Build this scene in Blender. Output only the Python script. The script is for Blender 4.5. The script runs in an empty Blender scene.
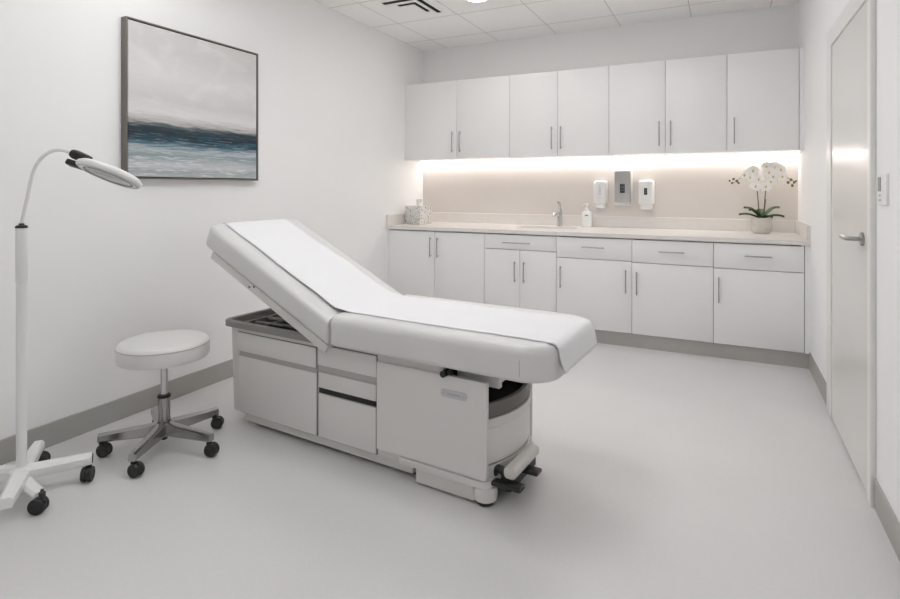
import bpy, bmesh, math, random
from mathutils import Vector, Matrix
PI = math.pi
random.seed(7)
SC = bpy.context.scene
COL = SC.collection
R = math.radians

# ------------------------------------------------------------------ materials
def mat(name, col, rough=0.5, metal=0.0, var=0.03, scale=6.0, emit=0.0, ecol=None, coat=0.0, bump=0.0, bscale=200.0, spec=0.5, trans=0.0, sheen=0.0):
    m = bpy.data.materials.new(name); m.use_nodes = True
    nt = m.node_tree; N = nt.nodes; L = nt.links
    b = N['Principled BSDF']
    tc = N.new('ShaderNodeTexCoord'); nz = N.new('ShaderNodeTexNoise')
    nz.inputs['Scale'].default_value = scale; nz.inputs['Detail'].default_value = 4
    L.new(tc.outputs['Object'], nz.inputs['Vector'])
    rp = N.new('ShaderNodeValToRGB')
    rp.color_ramp.elements[0].position = 0.3; rp.color_ramp.elements[1].position = 0.7
    rp.color_ramp.elements[0].color = tuple(max(0, c * (1 - var)) for c in col) + (1,)
    rp.color_ramp.elements[1].color = tuple(min(1, c * (1 + var)) for c in col) + (1,)
    L.new(nz.outputs['Fac'], rp.inputs['Fac']); L.new(rp.outputs['Color'], b.inputs['Base Color'])
    b.inputs['Roughness'].default_value = rough; b.inputs['Metallic'].default_value = metal
    b.inputs['Specular IOR Level'].default_value = spec
    if coat: b.inputs['Coat Weight'].default_value = coat; b.inputs['Coat Roughness'].default_value = 0.15
    if sheen: b.inputs['Sheen Weight'].default_value = sheen
    if trans: b.inputs['Transmission Weight'].default_value = trans
    if emit:
        b.inputs['Emission Color'].default_value = (ecol or col) + (1,)
        b.inputs['Emission Strength'].default_value = emit
    if bump:
        n2 = N.new('ShaderNodeTexNoise'); n2.inputs['Scale'].default_value = bscale
        L.new(tc.outputs['Object'], n2.inputs['Vector'])
        bp = N.new('ShaderNodeBump'); bp.inputs['Strength'].default_value = bump; bp.inputs['Distance'].default_value = 0.002
        L.new(n2.outputs['Fac'], bp.inputs['Height']); L.new(bp.outputs['Normal'], b.inputs['Normal'])
    return m

M = {}
M['wall'] = mat('wall_paint', (0.875, 0.873, 0.873), 0.75, var=0.01, scale=2, bump=0.08, bscale=300)
M['splash'] = mat('splash_panel', (0.70, 0.655, 0.62), 0.45, var=0.02, scale=3)
M['base'] = mat('grey_vinyl_base', (0.40, 0.393, 0.37), 0.5, var=0.03)
M['cab'] = mat('white_laminate', (0.84, 0.838, 0.838), 0.42, var=0.008, scale=2)
M['carc'] = mat('cabinet_box', (0.62, 0.61, 0.60), 0.5, var=0.02)
M['steel'] = mat('brushed_steel', (0.42, 0.415, 0.41), 0.32, 1.0, var=0.05, scale=40)
M['chrome'] = mat('polished_chrome', (0.60, 0.595, 0.59), 0.14, 1.0, var=0.02)
M['alu'] = mat('polished_aluminium', (0.42, 0.41, 0.40), 0.22, 1.0, var=0.04)
M['black'] = mat('black_rubber', (0.018, 0.018, 0.018), 0.45, var=0.2)
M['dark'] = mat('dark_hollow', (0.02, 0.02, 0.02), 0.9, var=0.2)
M['door'] = mat('door_paint', (0.74, 0.725, 0.70), 0.3, var=0.012, scale=2, coat=0.3)
M['frame'] = mat('door_frame_paint', (0.78, 0.77, 0.755), 0.4, var=0.01)
M['tbody'] = mat('table_body', (0.66, 0.645, 0.62), 0.42, var=0.012, scale=3)
M['tpanel'] = mat('table_panel', (0.69, 0.677, 0.66), 0.4, var=0.012, scale=3)
M['trim'] = mat('table_grey_trim', (0.25, 0.24, 0.222), 0.45, var=0.04)
M['groove'] = mat('table_finger_groove', (0.42, 0.41, 0.395), 0.4, var=0.04)
M['vinyl'] = mat('grey_upholstery', (0.68, 0.673, 0.668), 0.34, var=0.015, scale=5, bump=0.12, bscale=500)
M['svinyl'] = mat('stool_upholstery', (0.68, 0.672, 0.655), 0.36, var=0.015, scale=5, bump=0.1, bscale=500)
M['paper'] = mat('white_paper', (0.79, 0.79, 0.805), 0.8, var=0.01, scale=5, bump=0.15, bscale=60)
M['white'] = mat('white_plastic', (0.82, 0.82, 0.815), 0.35, var=0.01)
M['offwhite'] = mat('lamp_enamel', (0.80, 0.80, 0.79), 0.35, var=0.01)
M['greypl'] = mat('grey_plastic', (0.42, 0.42, 0.42), 0.35, var=0.03)
M['screen'] = mat('dark_screen', (0.05, 0.052, 0.055), 0.2, var=0.1)
M['lcd'] = mat('grey_lcd', (0.22, 0.23, 0.22), 0.3, var=0.05)
M['pot'] = mat('stone_pot', (0.58, 0.56, 0.52), 0.75, var=0.06, scale=30, bump=0.2, bscale=150)
M['ceilplain'] = mat('tile_face', (0.93, 0.925, 0.918), 0.85, var=0.01, scale=60)
M['trayd'] = mat('dark_taupe_tray', (0.14, 0.134, 0.12), 0.5, var=0.05)
M['soil'] = mat('bark_soil', (0.06, 0.04, 0.025), 0.95, var=0.4, scale=80)
M['leaf'] = mat('orchid_leaf', (0.028, 0.072, 0.016), 0.5, var=0.25, scale=15)
M['stem'] = mat('orchid_stem', (0.075, 0.06, 0.03), 0.6, var=0.2, scale=40)
M['petal'] = mat('orchid_petal', (0.86, 0.85, 0.82), 0.6, var=0.02, scale=40)
M['lip'] = mat('orchid_lip', (0.62, 0.52, 0.16), 0.6, var=0.1, scale=60)
M['bud'] = mat('orchid_bud', (0.14, 0.13, 0.05), 0.5, var=0.2, scale=60)
M['tissue'] = mat('tissue_paper', (0.87, 0.86, 0.855), 0.85, var=0.01)
M['pframe'] = mat('champagne_frame', (0.20, 0.188, 0.165), 0.4, 0.5, var=0.06, scale=30)
M['pfillet'] = mat('dark_fillet', (0.045, 0.04, 0.035), 0.5, var=0.1)
M['lens'] = mat('magnifier_glass', (0.88, 0.89, 0.89), 0.1, var=0.01, trans=0.6)
M['led'] = mat('warm_led', (1.0, 0.93, 0.84), 0.5, var=0.0, emit=20.0, ecol=(1.0, 0.95, 0.90))
M['spot'] = mat('downlight_diffuser', (0.95, 0.95, 0.95), 0.5, var=0.0, emit=85.0, ecol=(1.0, 0.97, 0.94))
M['mark'] = mat('print_and_gap_grey', (0.13, 0.13, 0.13), 0.6, var=0.05)  # print and small fittings; also the painted shade in door and drawer gaps
M['palemark'] = mat('print_pale_grey', (0.55, 0.55, 0.56), 0.6, var=0.02)

def nodes(m): return m.node_tree.nodes, m.node_tree.links, m.node_tree.nodes['Principled BSDF']

# floor: pale sheet vinyl with soft clouding and fine fleck
def floor_mat():
    m = mat('sheet_vinyl_floor', (0.67, 0.664, 0.664), 0.36, var=0.025, scale=1.6)
    N, L, b = nodes(m)
    tc = N.new('ShaderNodeTexCoord'); f = N.new('ShaderNodeTexNoise'); f.inputs['Scale'].default_value = 90; f.inputs['Detail'].default_value = 6
    L.new(tc.outputs['Object'], f.inputs['Vector'])
    src = b.inputs['Base Color'].links[0].from_socket
    mx = N.new('ShaderNodeMix'); mx.data_type = 'RGBA'; mx.blend_type = 'OVERLAY'; mx.inputs['Factor'].default_value = 0.10
    L.new(src, mx.inputs['A']); L.new(f.outputs['Fac'], mx.inputs['B']); L.new(mx.outputs['Result'], b.inputs['Base Color'])
    return m
M['floor'] = floor_mat()

# ceiling: suspended mineral tiles, seams in a 0.61 m grid
def ceil_mat(x0, y0, px, py):
    m = mat('ceiling_tiles', (0.93, 0.925, 0.918), 0.85, var=0.015, scale=60, bump=0.25, bscale=220)
    N, L, b = nodes(m)
    tc = N.new('ShaderNodeTexCoord'); sp = N.new('ShaderNodeSeparateXYZ'); L.new(tc.outputs['Object'], sp.inputs[0])
    def seam(sock, o, p, hw):
        a = N.new('ShaderNodeMath'); a.operation = 'SUBTRACT'; a.inputs[1].default_value = o; L.new(sock, a.inputs[0])
        d = N.new('ShaderNodeMath'); d.operation = 'PINGPONG'; d.inputs[1].default_value = p / 2; L.new(a.outputs[0], d.inputs[0])
        c = N.new('ShaderNodeMath'); c.operation = 'LESS_THAN'; c.inputs[1].default_value = hw; L.new(d.outputs[0], c.inputs[0])
        return c.outputs[0]
    mx = N.new('ShaderNodeMath'); mx.operation = 'MAXIMUM'
    L.new(seam(sp.outputs['X'], x0, px, 0.0045), mx.inputs[0]); L.new(seam(sp.outputs['Y'], y0, py, 0.0065), mx.inputs[1])
    src = b.inputs['Base Color'].links[0].from_socket
    mi = N.new('ShaderNodeMix'); mi.data_type = 'RGBA'; mi.inputs['B'].default_value = (0.66, 0.65, 0.63, 1)
    L.new(mx.outputs[0], mi.inputs['Factor']); L.new(src, mi.inputs['A']); L.new(mi.outputs['Result'], b.inputs['Base Color'])
    return m
M['ceil'] = ceil_mat(-2.68, 4.96, 0.605, 0.63)

# stone worktop: cream with fine speckle
def speckle(name, base, spots, rough, scale, thr, coat=0.0):
    m = mat(name, base, rough, var=0.02, scale=12, coat=coat)
    N, L, b = nodes(m)
    tc = N.new('ShaderNodeTexCoord'); src = b.inputs['Base Color'].links[0].from_socket
    for k, (c, s, t) in enumerate(spots):
        v = N.new('ShaderNodeTexVoronoi'); v.inputs['Scale'].default_value = s
        mp = N.new('ShaderNodeMapping'); mp.inputs['Location'].default_value = (k * 3.7, k * 1.3, k * 2.1)
        L.new(tc.outputs['Object'], mp.inputs[0]); L.new(mp.outputs[0], v.inputs['Vector'])
        lt = N.new('ShaderNodeMath'); lt.operation = 'LESS_THAN'; lt.inputs[1].default_value = t
        L.new(v.outputs['Distance'], lt.inputs[0])
        mi = N.new('ShaderNodeMix'); mi.data_type = 'RGBA'; mi.inputs['B'].default_value = c + (1,)
        L.new(lt.outputs[0], mi.inputs['Factor']); L.new(src, mi.inputs['A']); src = mi.outputs['Result']
    L.new(src, b.inputs['Base Color'])
    return m
M['stone'] = speckle('cream_stone', (0.75, 0.72, 0.695), [((0.68, 0.64, 0.61), 160, 0.25), ((0.80, 0.78, 0.755), 220, 0.25)], 0.3, 0, 0)
M['terrazzo'] = speckle('terrazzo_print', (0.72, 0.71, 0.69), [((0.40, 0.39, 0.37), 48, 0.30), ((0.10, 0.10, 0.095), 36, 0.24), ((0.40, 0.31, 0.22), 40, 0.18)], 0.6, 0, 0)

# abstract seascape on canvas; local y runs along the wall 0..W, local z 0..H
def sea_mat(W, Hh):
    m = mat('abstract_seascape', (0.5, 0.5, 0.5), 0.6, var=0.0, bump=0.3, bscale=120)
    N, L, b = nodes(m)
    tc = N.new('ShaderNodeTexCoord'); sp = N.new('ShaderNodeSeparateXYZ'); L.new(tc.outputs['Object'], sp.inputs[0])
    def noise(sc, vec, det=5, dist=0.0):
        mp = N.new('ShaderNodeMapping'); mp.inputs['Scale'].default_value = vec
        L.new(tc.outputs['Object'], mp.inputs[0])
        n = N.new('ShaderNodeTexNoise'); n.inputs['Scale'].default_value = sc; n.inputs['Detail'].default_value = det; n.inputs['Distortion'].default_value = dist
        L.new(mp.outputs[0], n.inputs['Vector']); return n.outputs['Fac']
    def mth(op, a, c):
        n = N.new('ShaderNodeMath'); n.operation = op
        for i, x in enumerate((a, c)):
            if isinstance(x, (int, float)): n.inputs[i].default_value = x
            else: L.new(x, n.inputs[i])
        return n.outputs[0]
    z = mth('DIVIDE', sp.outputs['Z'], Hh)
    w = mth('MULTIPLY', mth('SUBTRACT', noise(6, (1, 1, 14), 8, 0.5), 0.5), 0.085)
    w2 = mth('MULTIPLY', mth('SUBTRACT', noise(14, (1, 0.8, 9), 6, 0.8), 0.5), 0.035)
    zz = mth('ADD', mth('ADD', z, w), w2)
    rp = N.new('ShaderNodeValToRGB'); e = rp.color_ramp.elements
    stops = [(0.0, (0.50, 0.52, 0.535)), (0.05, (0.34, 0.37, 0.385)), (0.085, (0.52, 0.54, 0.55)), (0.125, (0.40, 0.43, 0.445)), (0.16, (0.24, 0.31, 0.335)), (0.19, (0.42, 0.46, 0.475)),
             (0.225, (0.11, 0.19, 0.235)), (0.25, (0.012, 0.045, 0.07)), (0.285, (0.006, 0.020, 0.032)), (0.33, (0.010, 0.030, 0.044)), (0.352, (0.13, 0.145, 0.15)),
             (0.375, (0.46, 0.44, 0.435)), (0.43, (0.70, 0.685, 0.685)), (0.52, (0.60, 0.59, 0.59)), (0.68, (0.68, 0.672, 0.672)), (0.85, (0.60, 0.592, 0.588)), (1.0, (0.62, 0.61, 0.60))]
    e[0].position = 0; e[0].color = stops[0][1] + (1,); e[1].position = 1; e[1].color = stops[-1][1] + (1,)
    for p, c in stops[1:-1]:
        x = e.new(p); x.color = c + (1,)
    L.new(zz, rp.inputs['Fac'])
    # teal streaks within the dark sea band, stronger to the right
    st = N.new('ShaderNodeValToRGB'); st.color_ramp.elements[0].position = 0.52; st.color_ramp.elements[1].position = 0.62
    L.new(noise(7, (1, 0.7, 12), 4, 0.4), st.inputs['Fac'])
    band = N.new('ShaderNodeValToRGB'); band.color_ramp.elements[0].position = 0.20; band.color_ramp.elements[0].color = (0, 0, 0, 1)
    band.color_ramp.elements[1].position = 0.36; band.color_ramp.elements[1].color = (0, 0, 0, 1)
    q = band.color_ramp.elements.new(0.27); q.color = (1, 1, 1, 1)
    L.new(zz, band.inputs['Fac'])
    f1 = mth('MULTIPLY', st.outputs['Color'], band.outputs['Color'])
    f1 = mth('MULTIPLY', f1, mth('ADD', mth('MULTIPLY', mth('DIVIDE', sp.outputs['Y'], W), 0.6), 0.35))
    m1 = N.new('ShaderNodeMix'); m1.data_type = 'RGBA'; m1.inputs['B'].default_value = (0.016, 0.13, 0.18, 1)
    L.new(f1, m1.inputs['Factor']); L.new(rp.outputs['Color'], m1.inputs['A'])
    # white foam strokes low down, pale cloud patches above
    fo = N.new('ShaderNodeValToRGB'); fo.color_ramp.elements[0].position = 0.56; fo.color_ramp.elements[1].position = 0.64
    L.new(noise(13, (1, 0.7, 13), 7, 0.5), fo.inputs['Fac'])
    fb = N.new('ShaderNodeValToRGB'); fb.color_ramp.elements[0].position = 0.02; fb.color_ramp.elements[0].color = (.9, .9, .9, 1)
    fb.color_ramp.elements[1].position = 0.34; fb.color_ramp.elements[1].color = (0, 0, 0, 1)
    L.new(z, fb.inputs['Fac'])
    m2 = N.new('ShaderNodeMix'); m2.data_type = 'RGBA'; m2.inputs['B'].default_value = (0.78, 0.785, 0.785, 1)
    L.new(mth('MULTIPLY', fo.outputs['Color'], fb.outputs['Color']), m2.inputs['Factor']); L.new(m1.outputs['Result'], m2.inputs['A'])
    cl = N.new('ShaderNodeValToRGB'); cl.color_ramp.elements[0].position = 0.50; cl.color_ramp.elements[1].position = 0.72
    L.new(noise(2.6, (1, 1.0, 1.9), 7, 1.4), cl.inputs['Fac'])
    cb = N.new('ShaderNodeValToRGB'); cb.color_ramp.elements[0].position = 0.38; cb.color_ramp.elements[0].color = (0, 0, 0, 1)
    cb.color_ramp.elements[1].position = 0.5; cb.color_ramp.elements[1].color = (.5, .5, .5, 1)
    L.new(z, cb.inputs['Fac'])
    m3 = N.new('ShaderNodeMix'); m3.data_type = 'RGBA'; m3.inputs['B'].default_value = (0.80, 0.79, 0.79, 1)
    L.new(mth('MULTIPLY', cl.outputs['Color'], cb.outputs['Color']), m3.inputs['Factor']); L.new(m2.outputs['Result'], m3.inputs['A'])
    L.new(m3.outputs['Result'], b.inputs['Base Color'])
    return m

# ------------------------------------------------------------------ mesh helpers
class MB:
    def __init__(s): s.bm = bmesh.new()
    def _xf(s, vs, mx):
        if mx is not None:
            for v in vs: v.co = mx @ v.co
    def box(s, x0, x1, y0, y1, z0, z1, bev=0.0, seg=2, mx=None):
        vs = [s.bm.verts.new(p) for p in ((x0, y0, z0), (x1, y0, z0), (x1, y1, z0), (x0, y1, z0), (x0, y0, z1), (x1, y0, z1), (x1, y1, z1), (x0, y1, z1))]
        fs = [s.bm.faces.new([vs[i] for i in q]) for q in ((3, 2, 1, 0), (4, 5, 6, 7), (0, 1, 5, 4), (1, 2, 6, 5), (2, 3, 7, 6), (3, 0, 4, 7))]
        allv = vs
        if bev:
            es = list({e for f in fs for e in f.edges})
            r = bmesh.ops.bevel(s.bm, geom=es, offset=bev, segments=seg, affect='EDGES', profile=0.5)
            allv = list({v for v in r['verts']} | {v for v in vs if v.is_valid})
        s._xf(allv, mx); return s
    def loops(s, loops, cap0=True, cap1=True, closed=True, mx=None):
        Ls = [[s.bm.verts.new(p) for p in lp] for lp in loops]
        n = len(Ls[0])
        for a, b in zip(Ls, Ls[1:]):
            for i in range(n if closed else n - 1):
                j = (i + 1) % n
                try: s.bm.faces.new((a[i], a[j], b[j], b[i]))
                except ValueError: pass
        if cap0: s.bm.faces.new(list(reversed(Ls[0])))
        if cap1: s.bm.faces.new(Ls[-1])
        s._xf([v for l in Ls for v in l], mx); return s
    def lathe(s, prof, n=32, mx=None, cap0=True, cap1=True):
        lp = [[(max(r, 1e-4) * math.cos(2 * PI * i / n), max(r, 1e-4) * math.sin(2 * PI * i / n), z) for i in range(n)] for r, z in prof]
        return s.loops(lp, cap0, cap1, mx=mx)
    def cyl(s, p0, p1, r0, r1=None, n=20, bev=0.0):
        r1 = r0 if r1 is None else r1
        p0 = Vector(p0); p1 = Vector(p1); d = p1 - p0; h = d.length
        mx = Matrix.Translation(p0) @ d.to_track_quat('Z', 'Y').to_matrix().to_4x4()
        prof = [(r0, 0), (r1, h)] if not bev else [(r0 - bev, 0), (r0 - bev * .3, bev * .3), (r0, bev), (r1, h - bev), (r1 - bev * .3, h - bev * .3), (r1 - bev, h)]
        return s.lathe(prof, n, mx)
    def tube(s, pts, r, n=12, cap=True, sub=0):
        pts = [Vector(p) for p in pts]
        if sub:
            q = []
            for i in range(len(pts) - 1):
                p0 = pts[max(i - 1, 0)]; p1 = pts[i]; p2 = pts[i + 1]; p3 = pts[min(i + 2, len(pts) - 1)]
                for k in range(sub):
                    t = k / sub
                    q.append(0.5 * ((2 * p1) + (p2 - p0) * t + (2 * p0 - 5 * p1 + 4 * p2 - p3) * t * t + (3 * p1 - p0 - 3 * p2 + p3) * t ** 3))
            q.append(pts[-1]); pts = q
        rr = r if callable(r) else (lambda t: r)
        lp = []; prev = None
        for i, p in enumerate(pts):
            d = (pts[min(i + 1, len(pts) - 1)] - pts[max(i - 1, 0)]).normalized()
            if prev is None:
                a = d.orthogonal().normalized()
            else:
                a = (prev - d * prev.dot(d)).normalized()
            prev = a; b = d.cross(a); rad = rr(i / (len(pts) - 1))
            lp.append([p + (a * math.cos(2 * PI * k / n) + b * math.sin(2 * PI * k / n)) * rad for k in range(n)])
        return s.loops(lp, cap, cap)
    def prism(s, outline, y0, y1, axis='y', mx=None):   # outline in (x,z) extruded along y (or 'z': (x,y) extruded along z; 'x': (y,z) along x)
        f = {'y': lambda p, t: (p[0], t, p[1]), 'z': lambda p, t: (p[0], p[1], t), 'x': lambda p, t: (t, p[0], p[1])}[axis]
        return s.loops([[f(p, y0) for p in outline], [f(p, y1) for p in outline]], mx=mx)
    def sphere(s, c, r, n=16, sc=(1, 1, 1), mx=None):
        k = n // 2; lp = []
        for i in range(1, k):
            a = PI * i / k
            lp.append([(c[0] + sc[0] * r * math.sin(a) * math.cos(2 * PI * j / n), c[1] + sc[1] * r * math.sin(a) * math.sin(2 * PI * j / n), c[2] - sc[2] * r * math.cos(a)) for j in range(n)])
        return s.loops(lp, mx=mx)
    def make(s, name, m, parent=None, smooth=True, angle=35, bevel=0.0):
        bmesh.ops.recalc_face_normals(s.bm, faces=s.bm.faces[:])
        me = bpy.data.meshes.new(name); s.bm.to_mesh(me); s.bm.free()
        if smooth:
            for p in me.polygons: p.use_smooth = True
            try: me.set_sharp_from_angle(angle=R(angle))
            except Exception: pass
        o = bpy.data.objects.new(name, me); COL.objects.link(o)
        me.materials.append(m)
        if parent: o.parent = parent
        if bevel:
            bv = o.modifiers.new('bevel', 'BEVEL'); bv.width = bevel; bv.segments = 2; bv.limit_method = 'ANGLE'
        return o

def rrect(x0, x1, y0, y1, r, n=6):
    """rounded rectangle outline; r one radius or four (x0y0, x1y0, x1y1, x0y1)"""
    if not isinstance(r, (tuple, list)): r = (r,) * 4
    r = [max(a, 1e-4) for a in r]
    cs = ((x0 + r[0], y0 + r[0], PI, r[0]), (x1 - r[1], y0 + r[1], 1.5 * PI, r[1]), (x1 - r[2], y1 - r[2], 0, r[2]), (x0 + r[3], y1 - r[3], PI / 2, r[3]))
    return [(cx + q * math.cos(a + PI / 2 * k / n), cy + q * math.sin(a + PI / 2 * k / n)) for cx, cy, a, q in cs for k in range(n + 1)]

def puff(x0, x1, y0, y1, z0, z1, plan, rt, rb, ins=(1, 1, 1, 1), n=8, dome=0.0):
    """upholstered slab: rounded plan corners, rounded top and bottom edges; ins = which sides (x0,x1,y0,y1) roll over"""
    lp = []
    def add(d, z):
        a, b, c, e = ins
        lp.append([(p[0], p[1], z) for p in rrect(x0 + d * a, x1 - d * b, y0 + d * c, y1 - d * e, [max(q - d, 0.004) for q in plan])])
    for k in range(6):
        t = PI / 2 * k / 5; add(rb * (1 - math.sin(t)), z0 + rb * (1 - math.cos(t)))
    for k in range(n + 1):
        t = PI / 2 * k / n; add(rt * (1 - math.cos(t)), z1 - rt * (1 - math.sin(t)))
    if dome:
        add(rt * 1.8, z1 + dome * .6); add(rt * 3, z1 + dome)
    return MB().loops(lp)

def tag(o, label=None, cat=None, group=None, kind=None):
    if label: o['label'] = label
    if cat: o['category'] = cat
    if group: o['group'] = group
    if kind: o['kind'] = kind
    return o
def thing(name, label, cat, loc=(0, 0, 0), rz=0.0, group=None):
    o = bpy.data.objects.new(name, None); COL.objects.link(o); o.empty_display_size = 0.1
    o.location = loc; o.rotation_euler = (0, 0, rz)
    return tag(o, label, cat, group)
def struct(o): o['kind'] = 'structure'; return o

# ------------------------------------------------------------------ the room
XL, XR, YB, YF, H = -2.965, 0.540, 5.312, -1.6, 2.776
struct(MB().box(XL - .1, XR + .1, YF - .1, YB + .1, -0.05, 0).make('floor', M['floor'], smooth=False))
VX, VY, VH = -2.375, 4.005, 0.255            # vent opening in the ceiling
c = MB()
c.box(XL - .1, VX - VH, YF - .1, YB + .1, H, H + .05); c.box(VX + VH, XR + .1, YF - .1, YB + .1, H, H + .05)
c.box(VX - VH, VX + VH, YF - .1, VY - VH, H, H + .05); c.box(VX - VH, VX + VH, VY + VH, YB + .1, H, H + .05)
struct(c.make('ceiling', M['ceil'], smooth=False))
struct(MB().box(XL - .1, XL, YF - .1, YB + .1, 0, H).make('wall_left', M['wall'], smooth=False))
struct(MB().box(XL, XR, YB, YB + .1, 0, H).make('wall_back', M['wall'], smooth=False))
struct(MB().box(XL, XR, YF - .1, YF, 0, H).make('wall_front', M['wall'], smooth=False))
DY0, DY1, DZ = 2.765, 3.625, 2.045           # door leaf
w = MB(); w.box(XR, XR + .1, YF - .1, DY0 - .05, 0, H); w.box(XR, XR + .1, DY1 + .05, YB + .1, 0, H); w.box(XR, XR + .1, DY0 - .05, DY1 + .05, DZ + .05, H)
struct(w.make('wall_right', M['wall'], smooth=False))
def baseb(name, x0, x1, y0, y1, z=0.118):
    m = MB(); m.box(x0, x1, y0, y1, 0, z, 0.003, 1); return struct(m.make(name, M['base']))
baseb('baseboard_left', XL, XL + .008, YF, 4.585)
bb = MB(); bb.box(XR - .008, XR, DY1 + .14, 4.585, 0, .118, .002, 1); bb.box(XR - .008, XR, YF, DY0 - .058, 0, .118, .002, 1)
struct(bb.make('baseboard_right', M['base']))
struct(MB().box(XL, XR, 4.584, 4.60, 0, 0.106).make('baseboard_back', M['base'], smooth=False))
struct(MB().box(XL, XR, YB - .006, YB, 1.0, 1.56).make('trim_1', M['splash'], smooth=False))      # beige splash panel

# door with steel frame
d = struct(MB().box(XR - .014, XR + .03, DY0 + .003, DY1 - .003, 0.014, DZ - .003, .002, 1).make('door_1', M['door']))
fr = MB()
for (a, b) in ((DY1, DY1 + .135), (DY0 - .055, DY0)):
    fr.box(XR - .020, XR, a, b, 0, DZ + .095, .003, 1); fr.box(XR, XR + .1, max(a, DY0 - .05), min(b, DY1 + .05), 0, DZ)
fr.box(XR - .020, XR, DY0, DY1, DZ, DZ + .095, .003, 1); fr.box(XR, XR + .1, DY0, DY1, DZ, DZ + .05)
MB().box(XR + .031, XR + .1, DY0, DY1, 0, DZ).make('door_gap_shade', M['mark'], d, smooth=False)  # dark backing paints shade into the gaps round the door leaf
fr.make('door_frame', M['frame'], d)
hx = XR - .014; hy = 2.866; hz = 1.052
ro = MB(); ro.cyl((hx, hy, hz), (hx - .011, hy, hz), .029, n=28, bev=.002); ro.make('rose', M['steel'], d)
lv = MB(); lv.tube([(hx - .008, hy, hz), (hx - .048, hy, hz), (hx - .058, hy + .012, hz), (hx - .058, hy + .06, hz), (hx - .056, hy + .125, hz)], .0095, 14, sub=5)
lv.make('lever_handle', M['steel'], d)

# ------------------------------------------------------------------ ceiling fittings
v = thing('ceiling_vent', 'square white ceiling air vent with dark slots in the tiled ceiling', 'vent', (VX, VY, H))
xs = [-.29, -.13, -.045, .095, .135, .165, .21, .29]
ys = [-.29, -.228, -.168, -.128, -.076, .14, .205, .29]
def in_slot(x, y):
    return ((-.13 < x < .21 and -.228 < y < -.168) or (.165 < x < .21 and -.228 < y < .205) or (-.045 < x < .135 and -.128 < y < -.076) or (.095 < x < .135 and -.128 < y < .14))
f = MB()
for a0, a1 in zip(xs, xs[1:]):
    for b0, b1 in zip(ys, ys[1:]):
        if not in_slot((a0 + a1) / 2, (b0 + b1) / 2): f.box(a0, a1, b0, b1, -.005, -.0005)
f.make('vent_plate', M['ceilplain'], v, smooth=False)
MB().box(-.25, .25, -.25, .25, .10, .11).make('duct_backing', M['dark'], v)
dk = MB()
for (a0, a1, b0, b1) in ((-.254, .254, -.254, -.250), (-.254, .254, .25, .254), (-.254, -.25, -.25, .25), (.25, .254, -.25, .25)): dk.box(a0, a1, b0, b1, .0, .10)
dk.box(-.25, .25, -.25, .25, .004, .006)
dk.make('duct_side', M['dark'], v)
dl = thing('downlight', 'small round recessed downlight at the top edge above the sink', 'light', (-1.76, 4.03, H))
MB().lathe([(.075, -.004), (.092, -.006), (.094, -.001), (.094, -.0005), (.075, -.0005)], 36, cap0=False, cap1=False).make('trim_ring', M['white'], dl)
MB().lathe([(.074, -.003), (.074, -.0008)], 36).make('diffuser', M['spot'], dl)
LP = [(-0.75, 3.4, 10.0), (-2.4, 1.8, 4.5), (-1.45, 2.2, 11.6), (-1.2, 0.2, 8.4)]  # panels added out of view, placed and dimmed to balance the room's brightness
for (x, y, es) in LP:
    t = thing('added_ceiling_light', 'unseen square white light panel added to the tiled ceiling', 'light', (x, y, H), group='added unseen light panels in the ceiling')
    m = MB()
    for (a0, a1, b0, b1) in ((-.30, .30, -.30, -.28), (-.30, .30, .28, .30), (-.30, -.28, -.28, .28), (.28, .30, -.28, .28)): m.box(a0, a1, b0, b1, -.010, -.0005)
    m.make('light_frame', M['white'], t)
    MB().box(-.279, .279, -.279, .279, -.006, -.001).make('diffuser', mat('added_panel_diffuser', (0.95, 0.95, 0.95), 0.5, var=0.0, emit=es, ecol=(0.985, 0.992, 1.0)), t)

# ------------------------------------------------------------------ cabinets
def bar_handle(parent, p0, p1, out=(0, -1, 0), name='handle', r=.0048, st=.028):
    p0 = Vector(p0); p1 = Vector(p1); o = Vector(out) * st; d = (p1 - p0).normalized()
    m = MB(); m.cyl(p0 + o, p1 + o, r, n=12, bev=.001)
    for q in (p0 + d * .016, p1 - d * .016): m.cyl(q, q + o, r * .85, n=10)
    return m.make(name, M['steel'], parent)
def slab(name, x0, x1, z0, z1, y, parent, g=.0018):
    return MB().box(x0 + g, x1 - g, y, y + .019, z0 + g, z1 - g, .0016, 2).make(name, M['cab'], parent)

YD = 4.571            # base door faces
def base_cab(x0, x1, label, doors, hand, drawer=None, dh=None):
    t = thing('base_cabinet', label, 'cabinet', ((x0 + x1) / 2, YD, 0), group='white base cabinets under the worktop')
    cx = (x0 + x1) / 2; L = lambda x: x - cx
    a0, a1, b1 = L(x0) + .0008, L(x1) - .0008, YB - YD - .004
    m = MB(); m.box(a0, a0 + .018, .021, b1, .107, .864); m.box(a1 - .018, a1, .021, b1, .107, .864); m.box(a0 + .018, a1 - .018, .021, b1, .107, .125); m.box(a0 + .018, a1 - .018, b1 - .012, b1, .125, .864)
    m.make('cabinet_box', M['carc'], t, smooth=False)
    top = .858
    if drawer:
        dr = slab('drawer', L(x0), L(x1), drawer, top, 0, t)
        bar_handle(dr, (L(dh[0]), 0, dh[2]), (L(dh[1]), 0, dh[2]))
        top = drawer - .001
    for (a, b), hs in zip(doors, hand):
        dd = slab('door', L(a), L(b), .108, top, 0, t)
        for h in hs: bar_handle(dd, (L(h[0]), 0, h[1]), (L(h[0]), 0, h[2]))
    return t
base_cab(-2.935, -1.927, 'white two-door base cabinet without a drawer beside the left wall', [(-2.935, -2.430), (-2.430, -1.927)], [[(-2.468, .617, .806)], [(-2.393, .617, .806)]])
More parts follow.
